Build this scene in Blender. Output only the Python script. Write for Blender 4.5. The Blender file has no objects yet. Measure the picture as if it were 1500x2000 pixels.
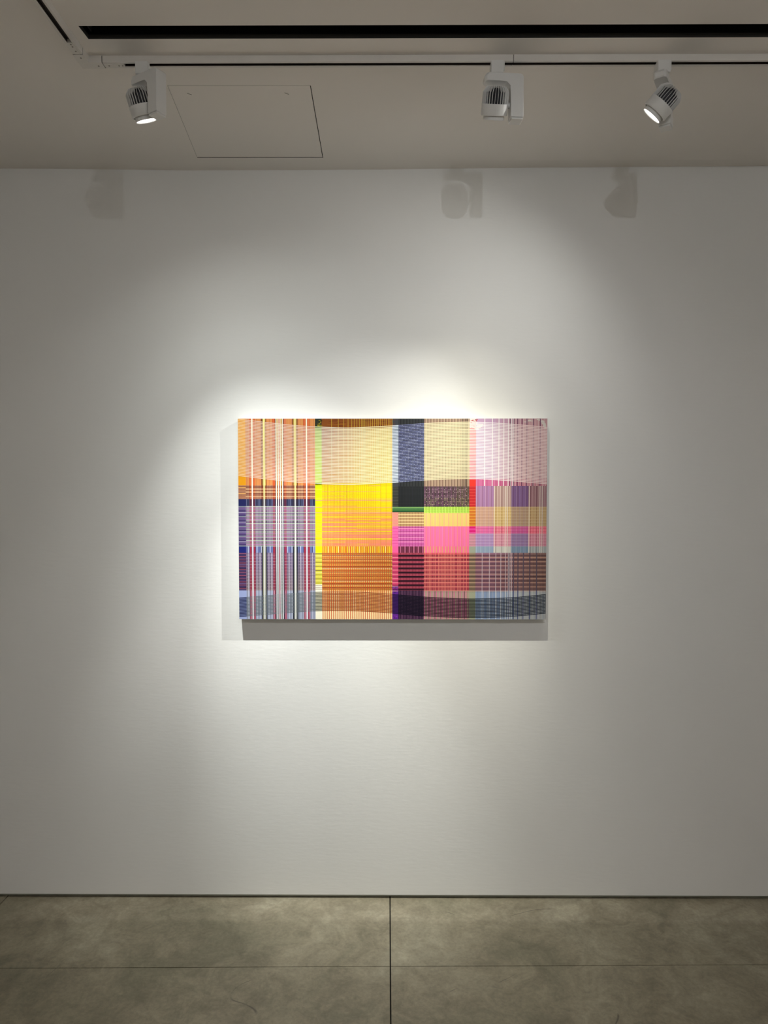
import bpy, bmesh, math, random
from mathutils import Vector, Matrix

scene = bpy.context.scene
C = scene.collection
RND = random.Random(7)

# ------------------------------------------------------------------ camera
F_PX = 1387.0
CAM = Vector((0.0, -2.746, 1.6336))
PITCH = math.atan(53 / F_PX)
YAW = math.atan(7 / F_PX)
cd = bpy.data.cameras.new('camera')
cd.sensor_fit = 'VERTICAL'
cd.sensor_height = 24.0
cd.lens = 24.0 * F_PX / 2000.0
cd.clip_start = 0.02
cam = bpy.data.objects.new('camera', cd)
C.objects.link(cam)
cam.location = CAM
cam.rotation_euler = (math.pi / 2 - PITCH, 0, YAW)
scene.camera = cam

# ------------------------------------------------------------------ view, world
scene.view_settings.view_transform = 'Standard'
scene.view_settings.look = 'None'
scene.view_settings.exposure = 0.0
scene.view_settings.gamma = 1.0
scene.view_settings.use_curve_mapping = False
w = bpy.data.worlds.new('world')
scene.world = w
w.use_nodes = True
w.node_tree.nodes['Background'].inputs[0].default_value = (0.5, 0.5, 0.5, 1)
w.node_tree.nodes['Background'].inputs[1].default_value = 0.02

# light distribution of the track spotlights: ([(full cone deg, watts), ...], colour)
LIGHT_LEFT = ([(32, 144), (60, 76), (90, 10), (130, 8), (172, 0.8)], (0.965, 1.0, 0.955))
LIGHT_MID = ([(20, 12), (32, 72), (44, 27), (60, 21), (90, 3)], (1.0, 0.965, 0.80))
LIGHT_RIGHT = ([(20, 95), (44, 47), (130, 11), (172, 0.8)], (1.0, 1.0, 0.95))
LIGHT_REAR = ([(60, 27), (130, 15)], (0.93, 0.965, 1.0))
LIGHT_FILL = ([(70, 150), (150, 70)], (1.0, 0.965, 0.93))  # for added unseen spotlights that brighten the room by bounce

HC = 2.833           # ceiling height
X0, X1, Y0, Y1 = -3.0, 3.8, -6.0, 0.0

# ------------------------------------------------------------------ helpers
def lin(c):
    c = c / 255.0
    return c / 12.92 if c <= 0.04045 else ((c + 0.055) / 1.055) ** 2.4

def col(r, g, b):
    return (lin(r), lin(g), lin(b), 1.0)

def material(name, rgb, rough=0.6, metal=0.0, noise=None, bump=None, spec=0.5):
    """procedural principled material; noise=(scale, amount), bump=(scale, strength)"""
    m = bpy.data.materials.new(name)
    m.use_nodes = True
    nt = m.node_tree
    b = nt.nodes['Principled BSDF']
    b.inputs['Base Color'].default_value = (*rgb, 1)
    b.inputs['Roughness'].default_value = rough
    b.inputs['Metallic'].default_value = metal
    b.inputs['Specular IOR Level'].default_value = spec
    tc = nt.nodes.new('ShaderNodeTexCoord')
    if noise:
        n = nt.nodes.new('ShaderNodeTexNoise')
        n.inputs['Scale'].default_value = noise[0]
        n.inputs['Detail'].default_value = 5
        nt.links.new(tc.outputs['Object'], n.inputs['Vector'])
        r = nt.nodes.new('ShaderNodeValToRGB')
        r.color_ramp.elements[0].position = 0.3
        r.color_ramp.elements[1].position = 0.7
        r.color_ramp.elements[0].color = tuple(c * (1 - noise[1]) for c in rgb) + (1,)
        r.color_ramp.elements[1].color = tuple(min(1, c * (1 + noise[1])) for c in rgb) + (1,)
        nt.links.new(n.outputs['Fac'], r.inputs['Fac'])
        nt.links.new(r.outputs['Color'], b.inputs['Base Color'])
    if bump:
        n = nt.nodes.new('ShaderNodeTexNoise')
        n.inputs['Scale'].default_value = bump[0]
        n.inputs['Detail'].default_value = 4
        nt.links.new(tc.outputs['Object'], n.inputs['Vector'])
        bn = nt.nodes.new('ShaderNodeBump')
        bn.inputs['Strength'].default_value = bump[1]
        bn.inputs['Distance'].default_value = 0.002
        nt.links.new(n.outputs['Fac'], bn.inputs['Height'])
        nt.links.new(bn.outputs['Normal'], b.inputs['Normal'])
    return m

def link(name, bm, mat, parent=None, smooth=False):
    bmesh.ops.recalc_face_normals(bm, faces=bm.faces[:])
    me = bpy.data.meshes.new(name)
    bm.to_mesh(me)
    bm.free()
    if smooth:
        for p in me.polygons:
            p.use_smooth = True
        me.set_sharp_from_angle(angle=math.radians(35))
    me.materials.append(mat)
    o = bpy.data.objects.new(name, me)
    C.objects.link(o)
    if parent:
        o.parent = parent
    return o

def empty(name, loc, label, cat, group=None, rz=0):
    o = bpy.data.objects.new(name, None)
    o.empty_display_size = 0.05
    C.objects.link(o)
    o.location = loc
    o.rotation_euler = (0, 0, rz)
    tag(o, label, cat, group)
    return o

def tag(o, label, cat, group=None):
    o['label'] = label
    o['category'] = cat
    if group:
        o['group'] = group
    return o

def struct(o):
    o['kind'] = 'structure'
    return o

def box(bm, x0, x1, y0, y1, z0, z1, bevel=0.0, seg=2, mtx=None):
    r = bmesh.ops.create_cube(bm, size=1)
    vs = r['verts']
    bmesh.ops.scale(bm, vec=(x1 - x0, y1 - y0, z1 - z0), verts=vs)
    bmesh.ops.translate(bm, vec=((x0 + x1) / 2, (y0 + y1) / 2, (z0 + z1) / 2), verts=vs)
    if bevel:
        es = list({e for v in vs for e in v.link_edges})
        g = bmesh.ops.bevel(bm, geom=es, offset=bevel, segments=seg, affect='EDGES', profile=0.5)
        vs = list({v for f in g['faces'] for v in f.verts} | {v for v in vs if v.is_valid})
    if mtx:
        bmesh.ops.transform(bm, matrix=mtx, verts=vs)

def lathe(bm, prof, n=48, mtx=None, cap0=True, cap1=True):
    """revolve (radius, z) profile about z"""
    rings = []
    for r, z in prof:
        rings.append([bm.verts.new((r * math.cos(2 * math.pi * i / n), r * math.sin(2 * math.pi * i / n), z)) for i in range(n)])
    for a, b in zip(rings, rings[1:]):
        for i in range(n):
            bm.faces.new((a[i], a[(i + 1) % n], b[(i + 1) % n], b[i]))
    if cap0:
        bm.faces.new(rings[0][::-1])
    if cap1:
        bm.faces.new(rings[-1])
    if mtx:
        bmesh.ops.transform(bm, matrix=mtx, verts=[v for r in rings for v in r])

# ------------------------------------------------------------------ materials
M_PAINT = None
def wall_material():
    m = bpy.data.materials.new('white wall paint')
    m.use_nodes = True
    nt = m.node_tree
    b = nt.nodes['Principled BSDF']
    b.inputs['Roughness'].default_value = 0.72
    b.inputs['Specular IOR Level'].default_value = 0.25
    tc = nt.nodes.new('ShaderNodeTexCoord')
    n1 = nt.nodes.new('ShaderNodeTexNoise'); n1.inputs['Scale'].default_value = 1.3; n1.inputs['Detail'].default_value = 3
    r = nt.nodes.new('ShaderNodeValToRGB')
    r.color_ramp.elements[0].position = 0.35; r.color_ramp.elements[0].color = (0.765, 0.765, 0.75, 1)
    r.color_ramp.elements[1].position = 0.65; r.color_ramp.elements[1].color = (0.79, 0.785, 0.77, 1)
    # roller and plaster texture: fine horizontal streaks plus soft lumps
    mp = nt.nodes.new('ShaderNodeMapping'); mp.inputs['Scale'].default_value = (22, 22, 90)
    n2 = nt.nodes.new('ShaderNodeTexNoise'); n2.inputs['Scale'].default_value = 1.0; n2.inputs['Detail'].default_value = 5
    n3 = nt.nodes.new('ShaderNodeTexNoise'); n3.inputs['Scale'].default_value = 9.0; n3.inputs['Detail'].default_value = 2
    add = nt.nodes.new('ShaderNodeMath'); add.operation = 'MULTIPLY_ADD'; add.inputs[1].default_value = 1.6
    bn = nt.nodes.new('ShaderNodeBump'); bn.inputs['Strength'].default_value = 0.22; bn.inputs['Distance'].default_value = 0.0018
    L = nt.links.new
    L(tc.outputs['Object'], n1.inputs['Vector']); L(n1.outputs['Fac'], r.inputs['Fac']); L(r.outputs['Color'], b.inputs['Base Color'])
    L(tc.outputs['Object'], mp.inputs['Vector']); L(mp.outputs['Vector'], n2.inputs['Vector'])
    L(tc.outputs['Object'], n3.inputs['Vector'])
    L(n3.outputs['Fac'], add.inputs[0]); L(n2.outputs['Fac'], add.inputs[2])
    L(add.outputs[0], bn.inputs['Height']); L(bn.outputs['Normal'], b.inputs['Normal'])
    return m

def concrete_material():
    m = bpy.data.materials.new('polished concrete')
    m.use_nodes = True
    nt = m.node_tree
    L = nt.links.new
    b = nt.nodes['Principled BSDF']
    b.inputs['Specular IOR Level'].default_value = 0.4
    tc = nt.nodes.new('ShaderNodeTexCoord')
    def noise(scale, detail, dist=0.0, rough=0.55, vec=None):
        n = nt.nodes.new('ShaderNodeTexNoise')
        n.inputs['Scale'].default_value = scale; n.inputs['Detail'].default_value = detail
        n.inputs['Distortion'].default_value = dist; n.inputs['Roughness'].default_value = rough
        L(vec or tc.outputs['Object'], n.inputs['Vector'])
        return n
    big = noise(2.2, 6, 0.7, 0.62)
    ramp = nt.nodes.new('ShaderNodeValToRGB')
    e = ramp.color_ramp.elements
    e[0].position = 0.36; e[0].color = (0.176, 0.160, 0.110, 1)
    e[1].position = 0.66; e[1].color = (0.290, 0.263, 0.193, 1)
    k = e.new(0.5); k.color = (0.232, 0.204, 0.144, 1)
    L(big.outputs['Fac'], ramp.inputs['Fac'])
    fine = noise(75, 5, 0.2, 0.7)
    fr = nt.nodes.new('ShaderNodeValToRGB')
    fr.color_ramp.elements[0].position = 0.35; fr.color_ramp.elements[0].color = (0.86, 0.86, 0.86, 1)
    fr.color_ramp.elements[1].position = 0.65; fr.color_ramp.elements[1].color = (1.1, 1.1, 1.1, 1)
    L(fine.outputs['Fac'], fr.inputs['Fac'])
    mul = nt.nodes.new('ShaderNodeMix'); mul.data_type = 'RGBA'; mul.blend_type = 'MULTIPLY'; mul.inputs['Factor'].default_value = 1
    L(ramp.outputs['Color'], mul.inputs['A']); L(fr.outputs['Color'], mul.inputs['B'])
    med = noise(9.0, 8, 1.2, 0.68)
    md = nt.nodes.new('ShaderNodeValToRGB')
    md.color_ramp.elements[0].position = 0.36; md.color_ramp.elements[0].color = (0.80, 0.79, 0.77, 1)
    md.color_ramp.elements[1].position = 0.64; md.color_ramp.elements[1].color = (1.16, 1.16, 1.15, 1)
    L(med.outputs['Fac'], md.inputs['Fac'])
    mul2 = nt.nodes.new('ShaderNodeMix'); mul2.data_type = 'RGBA'; mul2.blend_type = 'MULTIPLY'; mul2.inputs['Factor'].default_value = 1
    L(mul.outputs['Result'], mul2.inputs['A']); L(md.outputs['Color'], mul2.inputs['B'])
    mul = mul2
    # thin dark scratches and hairline cracks: contour of a noise, kept in a few patches only
    cn = noise(1.7, 2, 0.3)
    dif = nt.nodes.new('ShaderNodeMath'); dif.operation = 'SUBTRACT'; dif.inputs[1].default_value = 0.5
    L(cn.outputs['Fac'], dif.inputs[0])
    ab = nt.nodes.new('ShaderNodeMath'); ab.operation = 'ABSOLUTE'; L(dif.outputs[0], ab.inputs[0])
    ln = nt.nodes.new('ShaderNodeMapRange'); ln.inputs['From Min'].default_value = 0.0018; ln.inputs['From Max'].default_value = 0.0004
    L(ab.outputs[0], ln.inputs['Value'])
    pm = noise(5.5, 2)
    pr = nt.nodes.new('ShaderNodeMapRange'); pr.inputs['From Min'].default_value = 0.60; pr.inputs['From Max'].default_value = 0.66; pr.inputs['To Max'].default_value = 0.7
    L(pm.outputs['Fac'], pr.inputs['Value'])
    lm = nt.nodes.new('ShaderNodeMath'); lm.operation = 'MULTIPLY'
    L(ln.outputs['Result'], lm.inputs[0]); L(pr.outputs['Result'], lm.inputs[1])
    scr = nt.nodes.new('ShaderNodeMix'); scr.data_type = 'RGBA'; scr.inputs['B'].default_value = (0.05, 0.04, 0.035, 1)
    L(lm.outputs[0], scr.inputs['Factor']); L(mul.outputs['Result'], scr.inputs['A'])
    mul = scr
    # strip along the wall that the floor polisher could not reach: paler, unsealed
    sep = nt.nodes.new('ShaderNodeSeparateXYZ'); L(tc.outputs['Object'], sep.inputs['Vector'])
    wob = noise(3.0, 3)
    wadd = nt.nodes.new('ShaderNodeMath'); wadd.operation = 'MULTIPLY_ADD'; wadd.inputs[1].default_value = 0.03
    L(wob.outputs['Fac'], wadd.inputs[0]); L(sep.outputs['Y'], wadd.inputs[2])
    mr = nt.nodes.new('ShaderNodeMapRange'); mr.inputs['From Min'].default_value = -0.145; mr.inputs['From Max'].default_value = -0.118
    L(wadd.outputs[0], mr.inputs['Value'])
    edge = nt.nodes.new('ShaderNodeMix'); edge.data_type = 'RGBA'; edge.blend_type = 'MULTIPLY'
    edge.inputs['B'].default_value = (1.22, 1.22, 1.25, 1)
    L(mr.outputs['Result'], edge.inputs['Factor']); L(mul.outputs['Result'], edge.inputs['A'])
    # hairline scratches and specks
    vor = nt.nodes.new('ShaderNodeTexVoronoi'); vor.inputs['Scale'].default_value = 9; L(tc.outputs['Object'], vor.inputs['Vector'])
    sp = nt.nodes.new('ShaderNodeMapRange'); sp.inputs['From Min'].default_value = 0.018; sp.inputs['From Max'].default_value = 0.010
    L(vor.outputs['Distance'], sp.inputs['Value'])
    speck = nt.nodes.new('ShaderNodeMix'); speck.data_type = 'RGBA'; speck.inputs['B'].default_value = (0.07, 0.06, 0.05, 1)
    L(sp.outputs['Result'], speck.inputs['Factor']); L(edge.outputs['Result'], speck.inputs['A'])
    L(speck.outputs['Result'], b.inputs['Base Color'])
    rr = nt.nodes.new('ShaderNodeMapRange'); rr.inputs['To Min'].default_value = 0.34; rr.inputs['To Max'].default_value = 0.55
    L(big.outputs['Fac'], rr.inputs['Value']); L(rr.outputs['Result'], b.inputs['Roughness'])
    bn = nt.nodes.new('ShaderNodeBump'); bn.inputs['Strength'].default_value = 0.08; bn.inputs['Distance'].default_value = 0.001
    L(fine.outputs['Fac'], bn.inputs['Height']); L(bn.outputs['Normal'], b.inputs['Normal'])
    return m

M_WALL = wall_material()
M_CEIL = material('white ceiling paint', (0.85, 0.81, 0.765), 0.8, noise=(0.9, 0.02), bump=(60, 0.06), spec=0.2)
M_FLOOR = concrete_material()
M_BASE = material('grey recessed base metal', (0.24, 0.245, 0.20), 0.6, noise=(12, 0.15))
M_BLACK = material('matt black duct', (0.004, 0.004, 0.004), 0.9)
M_DUCT = material('dim grey duct metal', (0.03, 0.03, 0.028), 0.6)
M_GAP = material('dark joint', (0.02, 0.018, 0.015), 0.9)
M_TRACK = material('white powder coated aluminium', (0.72, 0.69, 0.65), 0.45, noise=(30, 0.02))
M_SLOT = material('dark brown track insulation and seam shade', (0.022, 0.014, 0.011), 0.6)
M_LAMP = material('white lamp housing', (0.76, 0.755, 0.74), 0.42, bump=(300, 0.05))
M_CORE = material('black heat sink core', (0.012, 0.012, 0.018), 0.6)
M_SCREW = material('steel screw', (0.25, 0.23, 0.2), 0.4, metal=0.7)
M_CANVAS = material('raw canvas edge', (0.55, 0.54, 0.50), 0.85, bump=(400, 0.2))

def lens_material():
    m = bpy.data.materials.new('lit lamp lens')
    m.use_nodes = True
    b = m.node_tree.nodes['Principled BSDF']
    b.inputs['Base Color'].default_value = (0.9, 0.9, 0.9, 1)
    b.inputs['Emission Color'].default_value = (1, 0.97, 0.93, 1)
    b.inputs['Emission Strength'].default_value = 4.0
    return m
M_LENS = lens_material()

# ------------------------------------------------------------------ room shell
# front wall (its foot stops above a shadow gap)
bm = bmesh.new(); box(bm, X0, X1, 0, 0.12, 0.0150, HC + 0.05); struct(link('wall_front', bm, M_WALL))
bm = bmesh.new(); box(bm, X0, X1, Y0 - 0.12, Y0, 0, HC + 0.05); struct(link('wall_back', bm, M_WALL))
bm = bmesh.new(); box(bm, X0 - 0.12, X0, Y0 - 0.12, 0.12, 0, HC + 0.05); struct(link('wall_left', bm, M_WALL))
bm = bmesh.new(); box(bm, X1, X1 + 0.12, Y0 - 0.12, 0.12, 0, HC + 0.05); struct(link('wall_right', bm, M_WALL))
# recessed metal strip behind the shadow gap
bm = bmesh.new(); box(bm, X0, X1, 0.008, 0.03, 0.0045, 0.015); struct(link('baseboard_front', bm, M_BASE))

# floor: slabs with sawn joints over a dark bed
def floor():
    bm = bmesh.new()
    def slab(pts):
        top = [bm.verts.new((x, y, 0)) for x, y in pts]
        bot = [bm.verts.new((x, y, -0.03)) for x, y in pts]
        bm.faces.new(top); bm.faces.new(bot[::-1])
        for i in range(4):
            j = (i + 1) % 4
            bm.faces.new((top[i], top[j], bot[j], bot[i]))
    jy = lambda x: -0.396 + 0.0119 * x
    ys = [lambda x: 0.03, jy, lambda x: jy(x) - 1.22, lambda x: jy(x) - 2.44, lambda x: jy(x) - 3.66, lambda x: Y0 - 0.02]
    xs = [X0 - 0.02, 0.010 - 1.52 * 1, 0.010, 0.010 + 1.52, X1 + 0.02]
    g = 0.0013
    for i in range(len(xs) - 1):
        for j in range(len(ys) - 1):
            gx0 = 0.0023; gx1 = 0.0023
            a = xs[i] + gx0; b = xs[i + 1] - gx1
            ta, tb = ys[j](a) - (g if j else 0), ys[j](b) - (g if j else 0)
            ba, bb = ys[j + 1](a) + g, ys[j + 1](b) + g
            slab([(a, ba), (b, bb), (b, tb), (a, ta)])
    return struct(link('floor', bm, M_FLOOR))
floor()
bm = bmesh.new(); box(bm, X0 - 0.02, X1 + 0.02, Y0 - 0.02, 0.1, -0.06, -0.012); struct(link('floor_bed', bm, M_GAP))

# ceiling with a hole for the air slot and one for the access panel
SLOT = [(-0.809, -0.8455), (-0.8055, -0.7905), (3.0, -0.7880), (3.0, -0.8430)]
PANEL = [(-0.662, -0.5675), (-0.2311, -0.5654), (-0.2365, -0.0945), (-0.6985, -0.0962)]
def ceiling():
    bm = bmesh.new()
    YB = -0.07
    def loop(pts, z=HC):
        vs = [bm.verts.new((x, y, z)) for x, y in pts]
        es = [bm.edges.new((vs[i], vs[(i + 1) % len(vs)])) for i in range(len(vs))]
        return vs, es
    # wavy junction with the wall, (x, dz)
    prof = [(X0, 0.002), (-1.477, 0.0052), (-1.13, 0.002), (-0.793, -0.0035), (-0.4, -0.0035), (-0.014, -0.0017), (0.472, 0.0030), (0.95, 0.0060), (1.44, 0.0085), (X1, 0.0085)]
    outer = [(x, YB) for x, _ in prof][::-1] + [(X0, Y0), (X1, Y0)]
    vo, eo = loop(outer)
    vsl, es_ = loop(SLOT)
    vp, ep = loop(PANEL)
    bmesh.ops.triangle_fill(bm, use_beauty=True, use_dissolve=False, edges=eo + es_ + ep)
    for f in bm.faces:
        if f.normal.z > 0:
            f.normal_flip()
    # strip to the wall
    back = vo[:len(prof)][::-1]
    front = [bm.verts.new((x, 0.0005, HC + dz)) for x, dz in prof]
    for i in range(len(prof) - 1):
        bm.faces.new((back[i], back[i + 1], front[i + 1], front[i]))
    # hole cheeks
    for vs, h in ((vsl, 0.012), (vp, 0.02)):
        up = [bm.verts.new((v.co.x, v.co.y, HC + h)) for v in vs]
        for i in range(4):
            f = bm.faces.new((vs[i], vs[(i + 1) % 4], up[(i + 1) % 4], up[i]))
            f.material_index = 1  # dark cheeks; around the hatch they paint in the gap's shade
    me = bpy.data.meshes.new('ceiling'); bm.to_mesh(me); bm.free(); me.materials.append(M_CEIL); me.materials.append(M_GAP)
    o = bpy.data.objects.new('ceiling', me); C.objects.link(o)
    return struct(o)
ceiling()
bm = bmesh.new(); box(bm, X0 - 0.1, X1 + 0.1, Y0 - 0.1, 0.1, HC + 0.16, HC + 0.2); struct(link('ceiling_slab', bm, M_GAP))
# duct above the slot
def duct():
    bm = bmesh.new()
    x0, x1, y0, y1 = -0.86, 3.02, -0.90, -0.74
    z0, z1 = HC + 0.0122, HC + 0.15
    for a in ((x0, x0 + .004, y0, y1, z0, z1), (x1, x1 + .004, y0, y1, z0, z1), (x0, x1, y0, y0 + .004, z0, z1), (x0, x1, y1, y1 + .004, z0, z1), (x0, x1, y0, y1, z1, z1 + .004)):
        box(bm, *a)
    d = link('air_slot', bm, M_BLACK)
    tag(d, 'long black linear air slot cut into the white ceiling above the track', 'air vent')
    bm = bmesh.new(); box(bm, -0.80, -0.797, -0.85, -0.79, HC + 0.02, HC + 0.14)
    link('baffle', bm, M_DUCT, d)
duct()

# access panel with two latches
def access_panel():
    cx = sum(p[0] for p in PANEL) / 4; cy = sum(p[1] for p in PANEL) / 4
    t = empty('access_panel', (cx, cy, HC), 'flush white access hatch in the ceiling with two small latches', 'access panel')
    bm = bmesh.new()
    pts = [(x - cx + (0.0004 if x < cx else -0.0026), y - cy - math.copysign(0.0026, y - cy)) for x, y in PANEL]
    lo = [bm.verts.new((x, y, 0.0008)) for x, y in pts]
    hi = [bm.verts.new((x, y, 0.0026)) for x, y in pts]
    bm.faces.new(lo); bm.faces.new(hi[::-1])
    for i in range(4):
        bm.faces.new((lo[i], lo[(i + 1) % 4], hi[(i + 1) % 4], hi[i])).material_index = 1  # hatch edges coloured dark to stand for shade in the gap
    hd = link('hatch_door', bm, M_CEIL, t)
    hd.data.materials.append(M_GAP)
    bm = bmesh.new(); box(bm, -0.26, 0.26, -0.25, 0.25, 0.0205, 0.024); link('hatch_frame', bm, M_GAP, t)
    for x, y in ((-0.609, -0.520), (-0.3097, -0.521)):
        bm = bmesh.new()
        mt = Matrix.Translation((x - cx, y - cy, 0)) @ Matrix.Rotation(math.radians(38), 4, 'Z')
        lathe(bm, [(0.0075, 0.0004), (0.0075, 0.0012)], 24, mt)
        l = link('latch', bm, M_CEIL, t)
        bm = bmesh.new(); box(bm, -0.0075, 0.0075, -0.0009, 0.0009, 0.0001, 0.0006, mtx=mt)
        link('latch_slot', bm, M_GAP, l)
access_panel()

# ------------------------------------------------------------------ lighting tracks
TW, TH = 0.028, 0.019          # track width and height
TY = -0.7035                   # centre line of the track in front of the wall
TX = -0.8505                   # centre line of the side track
RY = -2.746                    # centre line of the rear track

def rail_mesh(bm, L, slot0=0.0):
    """rail along +x from 0 to L hanging under z=0"""
    hw, g = TW / 2, 0.007
    box(bm, 0, L, -hw, -g, -TH, 0.0, 0.0006, 1)
    box(bm, 0, L, g, hw, -TH, 0.0, 0.0006, 1)
    box(bm, 0, L, -g, g, -0.005, 0.0)
def make_track(x, y, rz, L, label, joints=(), slot0=0.0):
    t = empty('lighting_track', (x, y, HC), label, 'lighting track', rz=rz)
    cuts = [0.0] + list(joints) + [L]
    for a, b in zip(cuts, cuts[1:]):
        bm = bmesh.new(); rail_mesh(bm, b - a - (0.0016 if b < L else 0))
        r = link('rail', bm, M_TRACK, t); r.location.x = a
        if a == 0 and slot0:
            bm = bmesh.new(); box(bm, 0.0, slot0, -0.0069, 0.0069, -TH - 0.0006, -0.006, 0.0005, 1)
            c = link('feed_cover', bm, M_TRACK, t)
            for sx in (0.014, slot0 - 0.016, slot0 - 0.006):
                bm = bmesh.new()
                lathe(bm, [(0.0022, -TH - 0.0012), (0.0022, -TH)], 16, Matrix.Translation((sx, 0.001, 0)))
                link('screw', bm, M_SCREW, c)
    bm = bmesh.new()
    box(bm, -0.0016, -0.0001, -TW / 2 + 0.0005, TW / 2 - 0.0005, -TH + 0.0004, -0.001)  # dark filler added in the seam so the gap reads as shade
    link('dark_seam_fill', bm, M_SLOT, t)
    for j in joints:  # same dark filler for the shade in each rail joint
        bm = bmesh.new(); box(bm, j - 0.0015, j - 0.0001, -TW / 2 + 0.0005, -0.0075, -TH + 0.0004, -0.001)
        link('dark_seam_fill', bm, M_SLOT, t)
    bm = bmesh.new(); box(bm, slot0, L - 0.001, -0.0069, 0.0069, -0.0085, -0.0052)
    for s in (-1, 1):
        box(bm, slot0, L - 0.001, s * 0.0064 - 0.0006, s * 0.0064 + 0.0006, -0.017, -0.008)
    link('conductor_strip', bm, M_SLOT, t)
    return t
ARM = 0.052
TX1 = 2.9
make_track(TX + ARM, TY, 0, TX1 - TX - 2 * ARM, 'long white track along the front wall carrying the three visible spotlights', joints=(0.352 - TX - ARM,), slot0=0.058)
make_track(TX, TY - ARM, -math.pi / 2, abs(RY - TY) - 2 * ARM, 'white track running back from the corner joint at upper left', slot0=0.05)
make_track(TX + ARM, RY, 0, TX1 - TX - ARM, 'white track across the room above the viewer', slot0=0.05)

def corner(x, y, rot, label):
    t = empty('track_corner', (x, y, HC), label, 'track connector', rz=rot)
    bm = bmesh.new()
    h = TW / 2 + 0.0006
    pts = [(-h, h), (-h, -ARM + 0.0016), (h, -ARM + 0.0016), (h, -h), (ARM - 0.0016, -h), (ARM - 0.0016, h)]
    top = [bm.verts.new((a, b, 0)) for a, b in pts]
    bot = [bm.verts.new((a, b, -TH - 0.0006)) for a, b in pts]
    bm.faces.new(top); bm.faces.new(bot[::-1])
    for i in range(6):
        bm.faces.new((top[i], top[(i + 1) % 6], bot[(i + 1) % 6], bot[i]))
    link('connector_body', bm, M_TRACK, t)
    for sx, sy in ((0.036, 0.002), (0.002, -0.036)):
        bm = bmesh.new(); lathe(bm, [(0.0024, -TH - 0.0012), (0.0024, -TH)], 16, Matrix.Translation((sx, sy, 0)))
        link('screw', bm, M_SCREW, t)
corner(TX, TY, 0, 'white corner piece joining the two tracks at the upper left')
corner(TX, RY, math.pi / 2, 'white corner piece where side track meets the track above the viewer')

# ------------------------------------------------------------------ spotlights
HEAD_C = Vector((-0.0045, 0, -0.033 - 0.080))    # head pivot in lamp space (root at the track's underside)

def arm_mesh():
    bm = bmesh.new()
    x0, x1, zt, zb, th, bw = -0.036, 0.0735, -0.0315, -0.151, 0.022, 0.036
    xi = x1 - bw
    pts = [(x0 + 0.006, zt), (x1 - 0.007, zt), (x1, zt - 0.006), (x1, zb + 0.002), (x1 - 0.002, zb), (xi + 0.002, zb), (xi, zb + 0.002),
           (xi, zt - th - 0.012), (xi - 0.011, zt - th), (x0 + 0.003, zt - th), (x0, zt - th + 0.003), (x0, zt - 0.008)]
    D = 0.0175
    secs = []
    for y, sh in ((-D, 0.006), (-D + 0.006, 0.0), (D - 0.006, 0.0), (D, 0.006)):
        secs.append([bm.verts.new((x + (sh if x < x0 + 0.0065 else 0), y, z)) for x, z in pts])
    n = len(pts)
    fa = bm.faces.new(secs[0]); fb = bm.faces.new(secs[-1][::-1])
    for a, b in zip(secs, secs[1:]):
        for i in range(n):
            bm.faces.new((a[i], a[(i + 1) % n], b[(i + 1) % n], b[i]))
    es = list(fa.edges) + list(fb.edges)
    bmesh.ops.bevel(bm, geom=es, offset=0.0018, segments=2, affect='EDGES', profile=0.5)
    return bm

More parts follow.
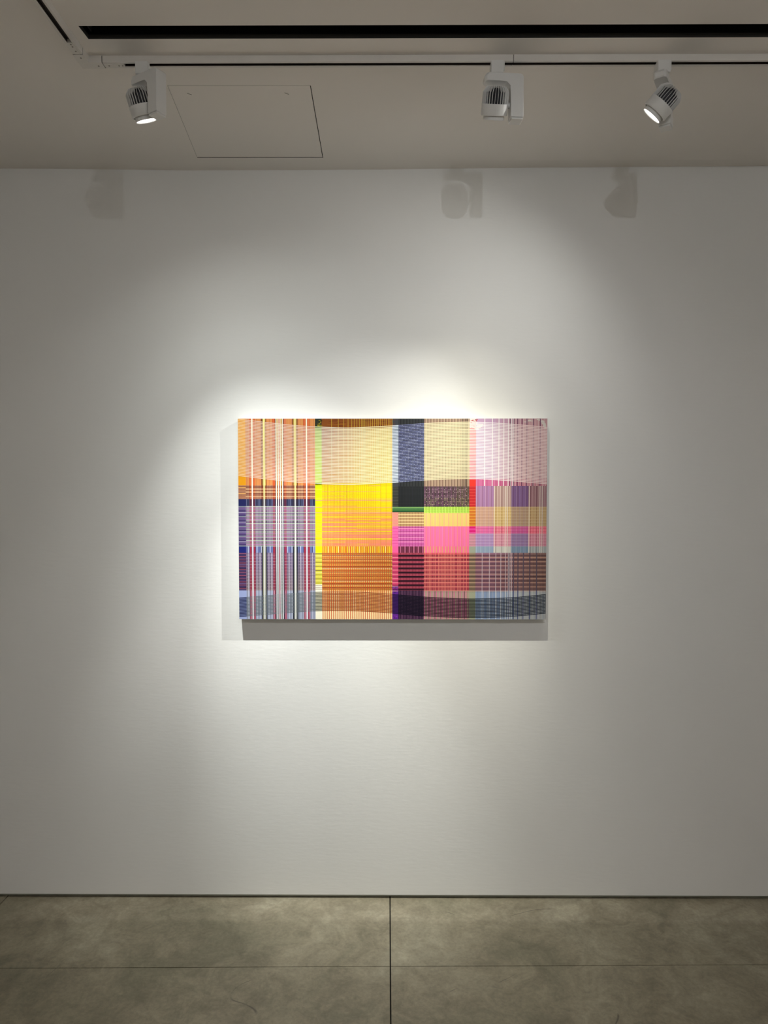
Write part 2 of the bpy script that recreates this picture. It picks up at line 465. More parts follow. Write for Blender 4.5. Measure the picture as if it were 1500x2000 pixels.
def make_spot(loc, target, light, label, group, side=1):
    """track spotlight; root sits at the underside of the track at loc"""
    loc = Vector(loc)
    aim = Vector(target) - loc
    # yaw so that local +y looks at the target horizontally; the arm is on local +x (or -x)
    yaw = math.atan2(aim.y, aim.x) - math.pi / 2
    t = empty('track_spotlight', loc, label, 'spotlight', group, rz=yaw)
    s = side
    # adapter sits square in the track, so undo the yaw for it
    bm = bmesh.new()
    adm = Matrix.Rotation(-yaw, 4, 'Z')
    box(bm, -0.0175, 0.0175, -0.0165, 0.0165, -0.031, 0.003, 0.0018, 2, mtx=adm)
    box(bm, -0.015, 0.015, -0.0062, 0.0062, 0.0, 0.010, mtx=adm)
    ad = link('adapter', bm, M_LAMP, t)
    bm = bmesh.new(); box(bm, 0.0175, 0.0205, -0.014, -0.006, -0.024, 0.001, 0.0008, 1, mtx=adm)
    link('latch_lever', bm, M_LAMP, ad)
    bm = bmesh.new(); lathe(bm, [(0.011, -0.0325), (0.011, -0.0305)], 24); link('swivel', bm, M_CORE, t)
    bm = arm_mesh()
    ar = link('driver_arm', bm, M_LAMP, t)
    bm = bmesh.new(); box(bm, 0.0390, 0.0720, -0.0160, 0.0160, -0.157, -0.1515, 0.0015, 2)
    link('end_cap', bm, M_LAMP, ar)
    # pivot pin from the driver box to the head
    bm = bmesh.new()
    lathe(bm, [(0.008, 0), (0.008, 0.014)], 24, Matrix.Translation((0.028, 0, HEAD_C.z)) @ Matrix.Rotation(math.pi / 2, 4, 'Y'))
    link('pivot', bm, M_LAMP, ar)
    # head tilted in the local yz plane towards the target
    hw = t.matrix_basis @ HEAD_C
    d = Vector(target) - hw
    tilt = math.atan2(math.hypot(d.x, d.y), -d.z)          # from straight down
    hm = Matrix.Translation(HEAD_C) @ Matrix.Rotation(tilt, 4, 'X')
    # head space: beam along -z
    R = 0.0370
    bm = bmesh.new()
    lathe(bm, [(R, 0.003), (R, -0.0235), (R - 0.0012, -0.0258), (R - 0.004, -0.0263), (R - 0.005, -0.020)], 56, hm, cap1=False)
    hd = link('head_barrel', bm, M_LAMP, t, smooth=True)
    bm = bmesh.new()
    lathe(bm, [(0.020, 0.042), (0.032, 0.031), (0.0325, 0.0), (0.0325, -0.018)], 32, hm); link('heat_sink_core', bm, M_CORE, hd, smooth=True)
    bm = bmesh.new()
    NF = 28
    for i in range(NF):
        a = 2 * math.pi * i / NF
        rm = hm @ Matrix.Rotation(a, 4, 'Z')
        th = 0.00042
        prof = [(0.020, 0.0025), (R - 0.0004, 0.0025), (R - 0.0004, 0.032), (R - 0.0045, 0.0390), (R - 0.011, 0.0460), (0.008, 0.0475), (0.008, 0.043), (0.020, 0.043)]
        va = [bm.verts.new(rm @ Vector((r, -th, z))) for r, z in prof]
        vb = [bm.verts.new(rm @ Vector((r, th, z))) for r, z in prof]
        bm.faces.new(va); bm.faces.new(vb[::-1])
        for k in range(len(prof)):
            bm.faces.new((va[k], va[(k + 1) % len(prof)], vb[(k + 1) % len(prof)], vb[k]))
    fn = link('cooling_fins', bm, M_LAMP, hd)
    bm = bmesh.new()
    lathe(bm, [(0.0285, -0.018), (0.0295, -0.0325), (0.0300, -0.0360), (0.0290, -0.0370), (0.0278, -0.0355), (0.0270, -0.024)], 48, hm, cap0=False, cap1=False)
    rg = link('lens_ring', bm, M_LAMP, hd, smooth=True)
    bm = bmesh.new()
    lathe(bm, [(0.0276, -0.0350), (0.0270, -0.0330)], 40, hm)
    link('lens', bm, M_LENS, hd)
    # the light itself
    cones, colr = light
    for deg, pw in cones:
        l = bpy.data.lights.new('beam_light', 'SPOT')
        l.energy = pw; l.color = colr
        l.spot_size = math.radians(deg); l.spot_blend = 1.0
        l.shadow_soft_size = 0.008
        lo = bpy.data.objects.new('beam_light', l)
        C.objects.link(lo)
        lo.parent = t
        lo.matrix_local = hm @ Matrix.Translation((0, 0, -0.046))
    return t

ZL = HC - TH
GV = 'track spotlights on the front track'
make_spot((-0.6885, TY, ZL), (-0.26, 0, 0.76), LIGHT_LEFT, 'lit white track spotlight beside the ceiling hatch, tilted down to the right', GV)
make_spot((0.3061, TY, ZL), (0.25, 0, 1.37), LIGHT_MID, 'white track spotlight between the other two, lens hidden, driver box facing the room', GV)
make_spot((0.7706, TY, ZL), (-0.36, 0, 1.42), LIGHT_RIGHT, 'lit white track spotlight at the right end, tilted down to the left', GV)
# rear spotlight on the painting, then three added unseen ones for bounce light
GR = 'track spotlights behind the viewer'
make_spot((0.444, RY, ZL), (0.31, 0, 1.38), LIGHT_REAR, 'white track spotlight above the viewer aimed at the painting', GR)
make_spot((1.95, RY, ZL), (3.8, -3.2, 2.0), LIGHT_FILL, 'added unseen fill spotlight on the rear track aimed at the right wall', GR)
make_spot((-0.40, RY, ZL), (-3.0, -4.4, 2.0), LIGHT_FILL, 'added unseen fill spotlight on the rear track aimed at the left wall', GR)
make_spot((1.2, RY, ZL), (1.2, -6.0, 2.1), LIGHT_FILL, 'added unseen fill spotlight on the rear track aimed at the back wall', GR)

# ------------------------------------------------------------------ painting
# pattern written in its own plane: u 466..1067 across, v 817.5..1209.5 down, 1 unit = about 2 mm
U0, U1, V0, V1 = 466.0, 1067.0, 817.5, 1209.5
PX0, PX1, PZ1, PZ0 = -0.5695, 0.6060, 1.8851, 1.1181
PT = 0.038
KU = (PX1 - PX0) / (U1 - U0)
KV = (PZ1 - PZ0) / (V1 - V0)
R = random.Random(21)
quads = []          # (layer, 4 pts, colour)

def q(layer, pts, c):
    quads.append((layer, pts, c))
def rect(u0, u1, v0, v1, c, layer=0):
    u0 = max(u0, U0); u1 = min(u1, U1); v0 = max(v0, V0); v1 = min(v1, V1)
    if u1 > u0 and v1 > v0:
        q(layer, ((u0, v0), (u1, v0), (u1, v1), (u0, v1)), c)
def mix(a, b, t):
    t = max(0, min(1, t))
    return tuple(x + (y - x) * t for x, y in zip(a, b))
def jit(c, a=6):
    d = R.uniform(-a, a)
    return tuple(max(0, min(255, x + d + R.uniform(-a / 3, a / 3))) for x in c)
def at(c, u, v):
    return c(u, v) if callable(c) else c

def cell(u0, u1, v0, v1, base, v=None, h=None):
    """base patch with fine vertical and horizontal lines: v / h = (pitch, width, [colours])"""
    if callable(base):
        n = max(1, int((u1 - u0) / 12)); m = max(1, int((v1 - v0) / 6))
        for i in range(n):
            for j in range(m):
                a, b = u0 + (u1 - u0) * i / n, u0 + (u1 - u0) * (i + 1) / n
                c, d = v0 + (v1 - v0) * j / m, v0 + (v1 - v0) * (j + 1) / m
                rect(a, b, c, d, base((a + b) / 2, (c + d) / 2))
    else:
        rect(u0, u1, v0, v1, base)
    if v:
        p, wd, cs = v
        u = u0 + p * 0.5
        k = 0
        while u + wd / 2 < u1:
            rect(u - wd / 2, u + wd / 2, v0, v1, jit(cs[k % len(cs)]), 1)
            u += p; k += 1
    if h:
        p, wd, cs = h
        y = v0 + p * 0.5
        k = 0
        while y + wd / 2 < v1 + 0.2:
            c = cs[k % len(cs)]
            if c is not None:
                rect(u0, u1, y - wd / 2, y + wd / 2, jit(c), 2)
            y += p; k += 1

# --- block A
A0, A1, B, B0, CC, C0, C1, D, D0 = 466.0, 480.5, 616.0, 629.0, 766.3, 778.2, 828.2, 916.5, 929.0
DS = [929.0, 964.0, 998.0, 1031.5, 1067.0]
rows = [817.5, 947, 973.5, 987.2, 1066, 1078.7, 1153, 1209.5]

cell(A0, A1, 817.5, 947, (255, 172, 20))
cell(A0, A1, 947, 973.5, (190, 138, 105), h=(2.9, 1.1, [(120, 50, 35), (235, 175, 90), (125, 60, 45), (160, 90, 60)]))
cell(A0, A1, 973.5, 987.2, (26, 32, 86))
cell(A0, A1, 987.2, 1066, (84, 68, 120), h=(2.75, 1.1, [(150, 165, 160), (135, 105, 150), (105, 90, 135), (45, 40, 85), (175, 170, 190), (110, 85, 140), (60, 50, 95)]))
cell(A0, A1, 1066, 1078.7, (26, 33, 112))
cell(A0, A1, 1078.7, 1153, (38, 26, 68), h=(3.1, 1.4, [(150, 90, 122), (90, 70, 115), (160, 85, 110), (110, 85, 130)]))
cell(A0, A1, 1153, 1209.5, (158, 170, 215))
# the plain weave between A's coloured stripes, row by row
cell(A1, B, 817.5, 947, (243, 163, 88), v=(2.85, 1.0, [(226, 130, 80), (205, 120, 85), (236, 150, 90)]))
cell(A1, B, 947, 973.5, (190, 142, 112), v=(2.85, 0.9, [(170, 110, 85), (150, 90, 70)]), h=(2.9, 1.0, [(95, 35, 30), (110, 45, 35), (225, 185, 140), (120, 60, 45), (235, 200, 150)]))
cell(A1, B, 973.5, 987.2, (52, 56, 88), v=(2.85, 0.8, [(110, 115, 150), (30, 30, 50), (85, 90, 125)]))
cell(A1, B, 987.2, 1066, (146, 126, 150), v=(2.85, 0.9, [(70, 66, 84), (120, 108, 125), (85, 82, 96)]), h=(2.75, 1.1, [(188, 204, 182), (178, 145, 178), (150, 150, 146), (186, 138, 182), (180, 186, 176), (120, 104, 130)]))
cell(A1, B, 1066, 1078.7, (112, 120, 172), v=(2.85, 1.0, [(40, 40, 80), (205, 210, 225), (80, 88, 140)]))
cell(A1, B, 1078.7, 1153, lambda u, v: mix((140, 126, 158), (165, 145, 140), (v - 1100) / 60), v=(2.85, 1.0, [(35, 28, 55), (190, 185, 200), (70, 62, 95), (150, 140, 165)]), h=(3.1, 0.6, [(120, 100, 120), (165, 150, 160)]))
cell(A1, B, 1153, 1209.5, (160, 166, 190), v=(2.85, 0.9, [(120, 125, 150), (200, 205, 222)]))
# A's bold stripes: (u0, u1, top colour, bottom colour)
WHT, WHB = (255, 250, 225), (250, 250, 252)
RDT, RDB = (222, 84, 36), (152, 44, 66)
DKT, DKB = (110, 42, 20), (12, 14, 38)
YLT, YLB = (240, 226, 120), (160, 160, 140)
bold = [(487.6, 491.6, RDT, RDB), (492.1, 494.6, WHT, WHB), (495.2, 498.8, RDT, RDB),
        (511.2, 513.2, DKT, DKB), (513.2, 515.2, (190, 160, 80), YLB), (515.3, 517.4, (255, 248, 160), (245, 246, 240)), (517.6, 519.2, YLT, YLB), (519.4, 521.2, (160, 90, 40), DKB),
        (533.4, 537.6, RDT, RDB), (537.8, 539.2, DKT, DKB), (539.4, 541.2, WHT, WHB), (541.4, 543.4, (214, 160, 50), (120, 125, 120)), (543.5, 545.1, WHT, WHB),
        (545.3, 547.1, RDT, RDB), (547.3, 548.9, WHT, WHB), (549.1, 551.6, (220, 165, 60), (125, 130, 125)), (551.8, 553.4, WHT, WHB), (553.6, 555.2, (90, 35, 40), (24, 22, 50)),
        (555.4, 559.8, (228, 120, 84), (150, 50, 78)), (571.8, 573.8, DKT, DKB), (574.0, 575.8, (222, 190, 90), (130, 132, 120)), (576.0, 578.0, (255, 250, 170), (248, 248, 240)), (578.3, 579.8, YLT, (130, 132, 122)), (580.2, 582.2, DKT, DKB),
        (593.6, 597.6, RDT, RDB), (598.2, 600.6, WHT, WHB), (601.2, 605.6, RDT, RDB)]
for u0, u1, ct, cb in bold:
    light = sum(ct) > 600
    wd = u1 - u0
    if light:
        sh = 0.14 * wd
        rect(u0, u1, 817.5, 973.5, ct, 4); rect(u0 + sh, u1 - sh, 973.5, 1209.5, cb, 4)
    else:
        rect(u0, u1, 817.5, 947, ct, 1.5)
        rect(u0, u1, 947, 973.5, mix(ct, (120, 40, 30), 0.45), 1.5)
        rect(u0, u1, 973.5, 987.2, mix(cb, (40, 25, 45), 0.6), 1.5)
        rect(u0, u1, 987.2, 1066, mix(cb, (150, 90, 120), 0.2), 1.5)
        rect(u0, u1, 1066, 1209.5, cb, 2.5 if wd < 2.3 else 1.6)
        if wd > 3.2:       # light hairlines through the wide red stripes
            rect(u0 + wd * .45, u0 + wd * .45 + .7, 817.5, 973.5, (240, 150, 90), 1.7)
            rect(u0 + wd * .45, u0 + wd * .45 + .7, 1153, 1209.5, (225, 190, 210), 1.7)

# --- block B
cell(B, B0, 817.5, 947, lambda u, v: (40, 46, 34) if v < 834 else mix((170, 180, 110), (205, 225, 60), (v - 834) / 90))
for i in range(16):   # marbled paint blob in the top corner
    u = B + 2 + R.random() * 9; v = 820 + R.random() * 12
    rect(u, u + 2.5 + R.random() * 3, v, v + 1.2, R.choice([(160, 150, 20), (90, 80, 20), (30, 45, 50), (180, 165, 30)]), 1)
cell(B0, CC, 817.5, 942, lambda u, v: (146, 78, 18) if v < 836 else mix(mix((160, 118, 112), (226, 196, 96), (u - B0) / 150), mix((205, 150, 60), (232, 205, 80), (u - B0) / 137), (v - 840) / 100))
for i in range(44):   # grain of the brown strip at the top
    u = B0 + R.random() * 130; v = 819 + R.random() * 15
    rect(u, u + 5 + R.random() * 14, v, v + 0.6, R.choice([(110, 40, 15), (120, 50, 10), (175, 105, 20)]), 1)
cell(B, B0, 942, 1066, lambda u, v: mix((214, 232, 0), (250, 205, 70), (v - 985) / 80), h=(8.6, 1.6, [(240, 240, 0), (255, 225, 40)]))
cell(B0, CC, 942, 1066, lambda u, v: mix((244, 222, 0), (255, 148, 112), (v - 962 + (620 - u) * 0.10) / 75))
y = 944.5
while y < 1065:
    t = (y - 945) / 120
    for k in range(6):
        a = B0 + (CC - B0) * k / 6; b = B0 + (CC - B0) * (k + 1) / 6
        if k and R.random() < .7:
            rect(a, b, y, y + 0.9, jit(c, 3), 2); continue
        c = R.choice([(248, 232, 10), (248, 230, 20), (255, 190, 100), (240, 222, 20)]) if t < .45 else R.choice([(255, 140, 120), (255, 170, 100), (250, 150, 130), (250, 215, 50)])
        rect(a, b, y, y + (0.9 if R.random() < .8 else 1.7), jit(c), 2)
    y += 2.85
for y in (975.5, 989, 999.5, 1008.5, 1018, 1027, 1036, 1050.5):
    rect(B, CC, y, y + 1.6, (246, 222, 20) if y > 1000 else (255, 176, 110), 2.2)
cell(B, B0, 1066, 1078.7, (255, 250, 0))
cell(B0, CC, 1066, 1078.7, (246, 206, 60), v=(3.4, 1.2, [(255, 240, 150), (235, 140, 30), (250, 215, 20)]))
cell(B, B0, 1078.7, 1141, (214, 204, 70), h=(4.1, 1.0, [(70, 50, 30), (245, 238, 150), (150, 135, 60), (248, 240, 120)]))
cell(B, B0, 1141, 1209.5, (253, 248, 222))
for y in (1143, 1147, 1150): rect(B, B0, y, y + 0.8, (110, 70, 70), 1)
cell(B0, CC, 1078.7, 1153, (218, 152, 72), h=(4.14, 1.0, [(110, 30, 15), (250, 222, 160), (140, 62, 25), (246, 200, 120), (95, 20, 20), (235, 170, 70)]))
y = 1080.7
while y < 1152:
    if R.random() < .6: rect(B0, CC, y, y + 0.9, R.choice([(250, 225, 150), (225, 150, 60), (120, 50, 25)]), 1.2)
    y += 4.14
cell(B0, CC, 1153, 1209.5, lambda u, v: mix((236, 184, 112), (255, 226, 168), (v - 1185) / 9))
# fine verticals in B: yellow, wide apart at the left; red, wide apart at the right
us = [629 + 19, 661, 671.5, 680, 687, 692, 697, 702]
u = 706.0
while u < 766: us.append(u); u += 4.2 if R.random() < .6 else 2.9
for u in us:
    rect(u, u + 0.9, 817.5, 836, (214, 176, 60), 2)
    rect(u, u + 0.8, 836, 942, (248, 240, 190), 2.4)
u = 631.0
while u < 765:
    t = (u - 629) / 137
    rect(u, u + 0.6, 836, 1078.7, (214, 120, 50) if t < .45 else (222, 145, 30), 2.3 if R.random() < .8 else 2.7)
    u += 2.85 if t < .5 else (4.2 if t < .75 else 10.5)
u = 630.0
while u < 765:
    rect(u, u + 1.0, 1066, 1209.5, (214, 62, 30), 2.4)
    if R.random() < .5: rect(u + 2.2, u + 2.8, 1153, 1209.5, (255, 235, 190), 1.3)
    u += 4.15

# --- block C
cell(CC, C0, 817.5, 949, lambda u, v: (66, 68, 74) if (v < 831 or v > 937) else (44, 60, 74))
cell(C0, C1, 817.5, 949, lambda u, v: (44, 47, 48) if (v < 829 or v > 938) else (36, 40, 62), v=(2.9, 0.8, [(66, 68, 74), (30, 32, 38)]))
cell(C1, D, 817.5, 949, (176, 148, 128), v=(2.9, 1.0, [(120, 88, 76), (205, 180, 150), (96, 70, 60), (190, 160, 140)]))
for u in (902, 907.5, 911): rect(u, u + 1.1, 817.5, 949, (48, 44, 36), 1.4)
cell(CC, C0, 949, 988.5, (44, 46, 42), h=(2.9, 0.7, [(90, 92, 88)]))
cell(C0, C1, 949, 988.5, (28, 32, 34), v=(2.9, 0.5, [(46, 46, 56)]), h=(2.9, 0.4, [(40, 42, 44)]))
cell(C1, D, 949, 988.5, lambda u, v: mix((92, 62, 84), (104, 88, 72), (u - 880) / 20), v=(2.9, 1.0, [(134, 84, 124), (74, 72, 60), (112, 84, 104)]), h=(2.9, 0.9, [(62, 52, 48)]))
n = 0
y = 952.0
while y < 988:    # bright crossings of the two thread sets
    u = C1 + 1.5
    while u < D:
        if R.random() < .55:
            rect(u, u + 1.0, y, y + 1.0, (214, 180, 196) if y < 972 else (228, 218, 170), 3)
        u += 2.9
    y += 2.9
cell(CC, C1, 988.5, 999.5, (52, 98, 58), h=(2.9, 1.1, [(170, 215, 130), (120, 175, 100), (60, 120, 60), (35, 60, 40)]))
cell(C1, D, 988.5, 1001, (186, 226, 84), v=(2.9, 0.9, [(206, 240, 120), (160, 200, 90)]))
u = C1 + 3
while u < D:
    for y in (991, 994, 997): rect(u, u + .8, y, y + .8, (110, 120, 60), 3)
    u += 2.9
cell(CC, C0, 999.5, 1027, (242, 156, 142), h=(2.9, 0.7, [(228, 170, 140), (250, 150, 150)]))
cell(C0, C1, 999.5, 1027, (212, 174, 122), v=(2.9, 0.9, [(232, 205, 150), (190, 150, 100)]), h=(2.9, 1.2, [(140, 92, 66), (230, 205, 150)]))
cell(C1, D, 1001, 1027, (250, 206, 128), v=(2.9, 1.1, [(224, 218, 112), (255, 178, 140), (232, 214, 120)]))
cell(CC, C0, 1027, 1066, (253, 104, 184), h=(2.9, 0.7, [(250, 130, 190), (230, 85, 160)]))
cell(C0, C1, 1027, 1066, (222, 104, 182), v=(2.9, 0.8, [(240, 150, 205), (200, 80, 150)]), h=(2.9, 1.0, [(140, 50, 110), (245, 150, 200), (190, 70, 160)]))
cell(C1, D, 1027, 1066, (254, 122, 172), v=(2.9, 1.1, [(255, 132, 196), (250, 138, 140), (252, 118, 180)]))
cell(CC, C0, 1066, 1078.7, (253, 100, 168))
cell(C0, C1, 1066, 1078.7, (140, 62, 92), v=(2.9, 1.2, [(70, 16, 36), (205, 120, 155), (60, 14, 34)]))
cell(C1, D, 1066, 1078.7, (252, 128, 152), v=(2.9, 1.2, [(226, 170, 110), (255, 100, 180), (232, 180, 130), (255, 130, 160)]))
# banded row: dark groups every 8.27
cell(CC, C0, 1078.7, 1143, (236, 78, 128))
cell(C0, C1, 1078.7, 1153, (176, 66, 88))
cell(C1, D, 1078.7, 1153, (228, 88, 106))
cell(D, D0, 1078.7, 1153, (160, 140, 116))
cell(D0, U1, 1078.7, 1153, lambda u, v: mix((160, 116, 140), (142, 108, 104), (u - 960) / 90))
y = 1082.6
while y < 1152:
    rect(C0, C1, y, y + 3.8, (48, 10, 30), 2.1)
    rect(CC, C0, y, y + 1.0, (150, 40, 80), 2.1); rect(CC, C0, y + 2.3, y + 3.1, (120, 30, 70), 2.1)
    rect(CC, C0, y + 4.6, y + 5.4, (255, 170, 180), 2.1)
    rect(C1, U1, y, y + 1.1, (52, 24, 26), 2.1); rect(C1, U1, y + 2.2, y + 3.2, (78, 44, 48), 2.1)
    rect(C1, U1, y + 4.4, y + 5.1, (232, 180, 150), 2.1); rect(C1, U1, y + 6.4, y + 6.9, (120, 70, 70), 2.1)
    rect(B0, CC, y + 0.6, y + 1.5, (86, 26, 18), 2.15)
    y += 8.27
cell(CC, C0, 1143, 1209.5, (104, 40, 152))
for i in range(22):
    u = CC + R.random() * 8; v = 1143 + R.random() * 18
    rect(u, u + 2 + R.random() * 3, v, v + 1.3, R.choice([(60, 20, 110), (225, 80, 150), (150, 60, 180), (80, 50, 170)]), 1)
for i in range(8):
    u = CC + R.random() * 8; v = 1201 + R.random() * 7
    rect(u, u + 3, v, v + 1, R.choice([(150, 60, 190), (70, 20, 130)]), 1)
cell(C0, C1, 1153, 1209.5, (62, 34, 76))
cell(C1, D, 1153, 1209.5, (190, 162, 150), v=(2.9, 1.2, [(236, 110, 170), (176, 170, 140), (214, 130, 170), (120, 70, 90)]))
u = C0 + 1.2
while u < C1:
    rect(u, u + 0.6, 1078.7, 1153, (120, 36, 58), 2.05)
    rect(u, u + 1.1, 1153, 1209.5, (34, 8, 34), 2.3)
    rect(u + 1.6, u + 2.0, 1078.7, 1153, (200, 110, 130), 2.05); rect(u + 1.6, u + 2.0, 1153, 1209.5, (170, 120, 150), 2.3)
    u += 2.9
u = C1 + 2
while u < D:
    rect(u, u + 0.6, 1078.7, 1153, (255, 150, 130), 2.2)
    u += 2.9 * (1 if R.random() < .7 else 2)

# --- block D
def dtop(u, v):
    return mix((214, 176, 212), (212, 150, 162), (u - 960) / 70)
cell(D, D0, 817.5, 936, lambda u, v: mix((250, 130, 130), (235, 110, 130), (v - 860) / 50) if v > 838 else (252, 232, 228))
cell(D, D0, 936, 948, (250, 60, 48))
cell(D0, U1, 817.5, 934, dtop)
cell(D0, U1, 934, 948, lambda u, v: mix((226, 118, 172), (196, 104, 124), (u - 960) / 80), v=(2.9, 0.8, [(240, 150, 190), (205, 90, 140), (225, 130, 170)]))
for i in range(34):  # red and white streaks at the top corners
    u = D + R.random() * 12; v = 818 + R.random() * 18
    rect(u, u + 2 + R.random() * 3, v, v + 0.9, R.choice([(245, 60, 50), (255, 240, 235), (250, 120, 110), (255, 250, 245)]), 2.6 if v < 824 else 1)
for (a, b, c, d) in ((1046, 1056, 819, 820.4), (1050, 1060, 820.8, 822.2), (1053, 1061, 822.6, 824.2), (1055, 1062, 824.6, 826.4), (1056.5, 1063.5, 826.8, 828.4), (1058, 1064.5, 828.8, 830.6), (1059, 1065, 831, 833), (1061, 1065, 833.6, 836), (1026, 1036, 820, 821.2), (1030, 1040, 821.8, 823), (1022, 1030, 823.4, 824.6), (929, 943, 828.6, 830.2), (930, 941, 831.4, 833), (929, 938, 834.2, 835.8), (926, 934, 837, 838.4)):
    rect(a, b, c, d, (246, 240, 232), 2.6)
cell(D, D0, 948, 988.5, (206, 46, 50), h=(2.9, 0.7, [(230, 90, 80), (180, 25, 40)]))
cell(D, D0, 988.5, 1027, (224, 132, 50), h=(2.9, 0.8, [(245, 185, 80), (205, 100, 40)]))
cell(D, D0, 1027, 1041, (236, 44, 150), h=(3.6, 1.0, [(225, 20, 90), (250, 110, 180)]))
cell(D, D0, 1041, 1066, (216, 150, 168), h=(2.9, 0.8, [(235, 170, 190), (190, 150, 160)]))
cell(D, D0, 1066, 1078.7, (166, 172, 156))
mid = {0: [(176, 128, 174), (216, 172, 148), (240, 110, 176), (188, 152, 206), (152, 172, 196)],
       1: [(186, 152, 148), (222, 188, 124), (246, 118, 148), (226, 152, 176), (200, 200, 196)],
       2: [(122, 88, 134), (178, 148, 122), (206, 86, 150), (150, 120, 166), (120, 142, 166)],
       3: [(146, 102, 112), (192, 158, 108), (246, 102, 130), (212, 134, 158), (164, 170, 174)]}
mr = [948, 988.5, 1027, 1041, 1066, 1078.7]
for i in range(4):
    for j in range(5):
        b = mid[i][j]
        lt = mix(b, (255, 245, 235), 0.45); dk = mix(b, (60, 30, 40), 0.3)
        hl = None if j in (0, 4) else (2.9, 0.7, [mix(b, (255, 240, 230), 0.22), mix(b, (120, 60, 60), 0.22)])
        if i in (0, 2):
            cell(DS[i], DS[i + 1], mr[j], mr[j + 1], b, v=(2.9, 0.8, [mix(b, (255, 245, 255), .28), dk if j == 0 else b, mix(b, (160, 150, 230), .3)]), h=hl)
        else:
            cell(DS[i], DS[i + 1], mr[j], mr[j + 1], b, v=(2.9, 1.05, [lt, dk, lt, mix(b, lt, .5)]), h=hl)
            for u in (DS[i] + 1.0, DS[i] + 22, DS[i] + 26.5):
                rect(u, u + 0.9, mr[j], mr[j + 1], (255, 246, 236), 2.4)
cell(D, D0, 1153, 1209.5, (172, 176, 152))
cell(D0, U1, 1153, 1209.5, lambda u, v: mix((138, 160, 202), (176, 178, 178), (u - 975) / 40), v=(2.9, 0.9, [(170, 185, 210), (150, 160, 180), (190, 192, 195)]))
for u in (941.6, 955.8, 968.2, 978, 987, 992.5, 996, 999.5):   # pale uprights wide apart at the left
    rect(u, u + 0.9, 1078.7, 1153, (222, 206, 214), 2.5); rect(u, u + 1.1, 1153, 1209.5, (232, 236, 244), 2.5)
for u in (945.0, 960, 972.6, 982, 991, 996.5, 1000):
    rect(u, u + 1.4, 817.5, 948, (255, 250, 252), 3.6)
u = 1003.0
while u < 1066:
    rect(u, u + 0.8, 817.5, 948, (246, 226, 224), 2.5)
    rect(u, u + 0.7, 1078.7, 1153, (168, 138, 134), 2.05); rect(u, u + 0.8, 1153, 1209.5, (210, 211, 214), 2.2)
    u += 2.9
for u in (994.5, 1001.5, 1008.5, 1017, 1026.5, 1039, 1052.5):   # dark uprights at the right
    rect(u, u + 1.9, 817.5, 948, (128, 74, 108), 2.7)
for u in (993, 1002.5, 1011, 1021.5, 1034, 1047.5):
    rect(u, u + 2.0, 1078.7, 1153, (92, 78, 96), 2.25); rect(u, u + 2.0, 1153, 1209.5, (88, 96, 140), 2.25)

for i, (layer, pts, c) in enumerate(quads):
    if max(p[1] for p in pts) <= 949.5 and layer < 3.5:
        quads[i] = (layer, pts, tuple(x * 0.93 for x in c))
# --- the two wavy bands of curved lines that run across all blocks
def interp(tab, u):
    for (a, va), (b, vb) in zip(tab, tab[1:]):
        if u <= b:
            t = (u - a) / (b - a)
            return va + (vb - va) * t
    return tab[-1][1]
def smooth_tab(tab):
    """Catmull-Rom through the table at 6-unit steps"""
    out = []
    u = U0
    n = len(tab)
    while u <= U1 + 0.01:
        i = max(k for k in range(n - 1) if tab[k][0] <= u + 1e-6)
        p = [tab[max(0, i - 1)], tab[i], tab[i + 1], tab[min(n - 1, i + 2)]]
        t = (u - p[1][0]) / (p[2][0] - p[1][0])
        m1 = (p[2][1] - p[0][1]) / (p[2][0] - p[0][0]) * (p[2][0] - p[1][0])
        m2 = (p[3][1] - p[1][1]) / (p[3][0] - p[1][0]) * (p[2][0] - p[1][0])
        t2, t3 = t * t, t * t * t
        out.append((u, (2 * t3 - 3 * t2 + 1) * p[1][1] + (t3 - 2 * t2 + t) * m1 + (-2 * t3 + 3 * t2) * p[2][1] + (t3 - t2) * m2))
        u += 6.01
    return out
TOP = smooth_tab([(466, 817.6), (520, 824), (570, 829.5), (616, 832.6), (680, 834.8), (735, 832.6), (780, 830), (828, 826.5), (880, 824.2), (930, 823.8), (1000, 828), (1067, 833.8)])
BOT = smooth_tab([(466, 1167), (520, 1162.5), (570, 1158.4), (616, 1155.6), (680, 1155), (735, 1157.4), (780, 1160.6), (828, 1164.6), (880, 1167.4), (930, 1168.4), (1000, 1166), (1067, 1159.6)])
breaks = [A0, A1, B, B0, CC, C0, C1, D, D0, U1]

def band(tab, n, pitch, width, colour, layer, clip=None):
    pts = sorted({round(u, 2) for u, _ in tab} | set(breaks))
    for i in range(n):
        for a, b in zip(pts, pts[1:]):
            if b > U1 + 0.01 or b - a < 0.05: continue
            va, vb = interp(tab, a) + i * pitch, interp(tab, b) + i * pitch
            um, vm = (a + b) / 2, (va + vb) / 2
            r = colour(um, vm, i)
            if r is None: continue
            c, wf = r
            wd = width * wf
            if max(va, vb) + wd > V1 or min(va, vb) < V0: continue
            q(layer, ((a, va), (b, vb), (b, vb + wd), (a, va + wd)), c)
def top_colour(u, v, i):
    if u < A1: return (250, 208, 156), 1.0
    if u < B: return (232, 196, 176), 1.0
    if u < B0: return (226, 238, 176), 1.0
    if u < CC: return mix((232, 218, 200), (246, 234, 182), (u - B0) / 100), 1.0
    if u < C0: return (222, 232, 246), 1.05
    if u < C1: return (118, 124, 168), 0.85
    if u < D: return (230, 218, 184), 1.0
    if u < D0: return (255, 226, 226), 1.0
    return mix((248, 240, 250), (246, 218, 218), (u - 960) / 60), 1.0
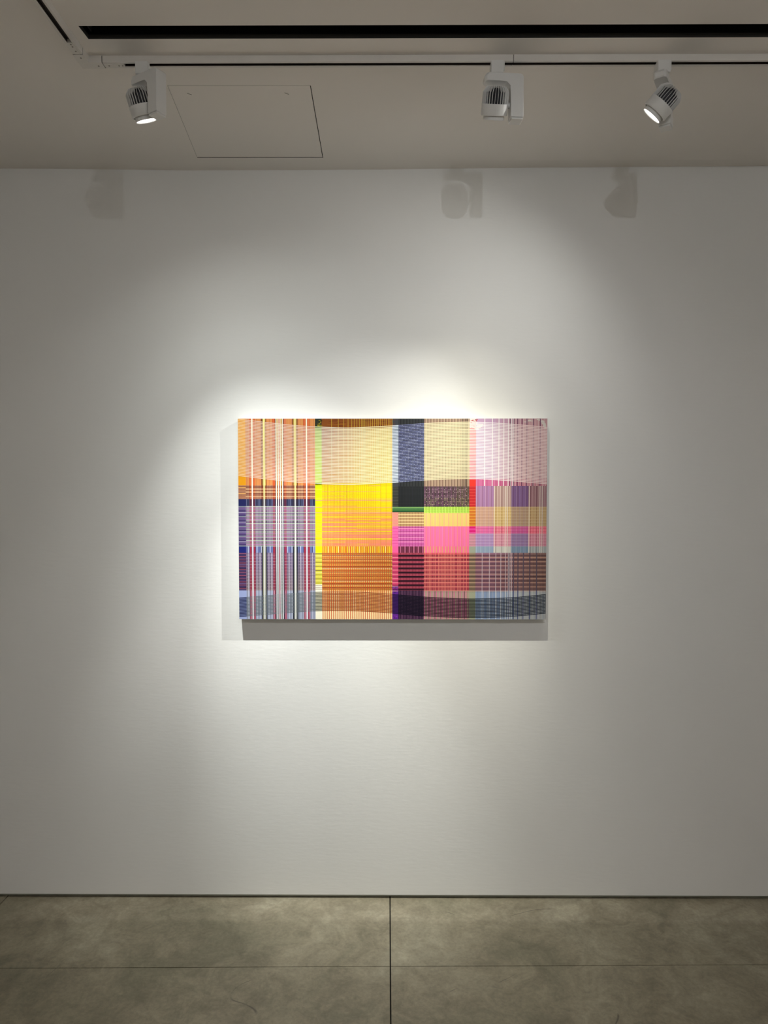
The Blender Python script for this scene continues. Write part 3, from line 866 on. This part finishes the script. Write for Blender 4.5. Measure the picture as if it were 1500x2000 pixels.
def top_wash(u, v, i):
    if u < B: return None
    if u < CC: return None
    if u < C0: return (84, 96, 116), 1
    if u < C1: return (50, 54, 82), 1
    if u < D: return (184, 170, 134), 1
    return None
band(TOP, 1, 2.88, 111, top_wash, 0.5)
band(TOP, 39, 2.88, 1.55, top_colour, 3)
# pale crossings on the dark column
for i in range(39):
    u = C0 + 1.5
    while u < C1:
        v = interp(TOP, u) + i * 2.88 + 0.2
        if R.random() < .5: rect(u, u + 1.0, v, v + 1.1, (190, 196, 226), 3.4)
        u += 2.9
def bot_colour(u, v, i):
    if u < A1: return (34, 40, 86), 1.05
    if u < B: return (104, 112, 122), 0.85
    if u < B0: return (62, 62, 56), 0.9
    if u < CC: return (140, 72, 44), 0.8
    if u < C0: return (46, 16, 82), 1.4
    if u < C1: return (18, 10, 34), 1.7
    if u < D: return (66, 34, 48), 1.15
    if u < D0: return (54, 58, 50), 1.0
    return (34, 42, 60), 1.0
def bot_wash(u, v, i):
    if u < A1: return (120, 130, 172), 1
    if u < B: return (134, 140, 150), 1
    if u < B0: return (206, 202, 176), 1
    if u < CC: return (218, 164, 96), 1
    if u < C0: return (74, 30, 112), 1
    if u < C1: return (34, 20, 50), 1
    if u < D: return (128, 98, 106), 1
    if u < D0: return (116, 122, 104), 1
    return mix((98, 118, 152), (112, 120, 124), (u - 975) / 40), 1
band(BOT, 1, 2.83, 38.5, bot_wash, 0.5)
band(BOT, 14, 2.83, 1.4, bot_colour, 3)

def painting():
    cx, cz = (PX0 + PX1) / 2, (PZ0 + PZ1) / 2
    t = empty('painting', (cx, 0, PZ0), 'wide abstract painting of woven coloured stripes hung on the front wall', 'painting')
    # one mesh of thin raised strokes, coloured by face
    ver, faces, cols = [], [], []
    order = sorted(quads, key=lambda k: k[0])
    for layer, pts, c in order:
        y = -PT - 0.00005 - 0.00009 * layer
        b = len(ver)
        for u, v in pts:
            ver.append((PX0 + (u - U0) * KU - cx, y, PZ1 - (v - V0) * KV - PZ0))
        faces.append((b, b + 3, b + 2, b + 1))
        cols.append(tuple(lin(x) for x in c))
    me = bpy.data.meshes.new('painted_surface')
    me.from_pydata(ver, [], faces)
    ca = me.color_attributes.new('stroke_colour', 'FLOAT_COLOR', 'CORNER')
    buf = []
    for c in cols:
        buf.extend((c[0], c[1], c[2], 1.0) * 4)
    ca.data.foreach_set('color', buf)
    m = bpy.data.materials.new('acrylic paint strokes')
    m.use_nodes = True
    nt = m.node_tree
    b = nt.nodes['Principled BSDF']
    at_ = nt.nodes.new('ShaderNodeAttribute'); at_.attribute_name = 'stroke_colour'
    mulc = nt.nodes.new('ShaderNodeMix'); mulc.data_type = 'RGBA'; mulc.blend_type = 'MULTIPLY'; mulc.inputs['Factor'].default_value = 1
    mulc.inputs['B'].default_value = (PK, PK, PK, 1)
    nt.links.new(at_.outputs['Color'], mulc.inputs['A'])
    nt.links.new(mulc.outputs['Result'], b.inputs['Base Color'])
    b.inputs['Roughness'].default_value = 0.5
    b.inputs['Specular IOR Level'].default_value = 0.2
    me.materials.append(m)
    o = bpy.data.objects.new('painted_surface', me); C.objects.link(o); o.parent = t
    bm = bmesh.new(); box(bm, PX0 - cx, PX1 - cx, -PT, -0.002, 0, PZ1 - PZ0)
    link('stretcher', bm, M_CANVAS, t)
PK = 0.74
painting()
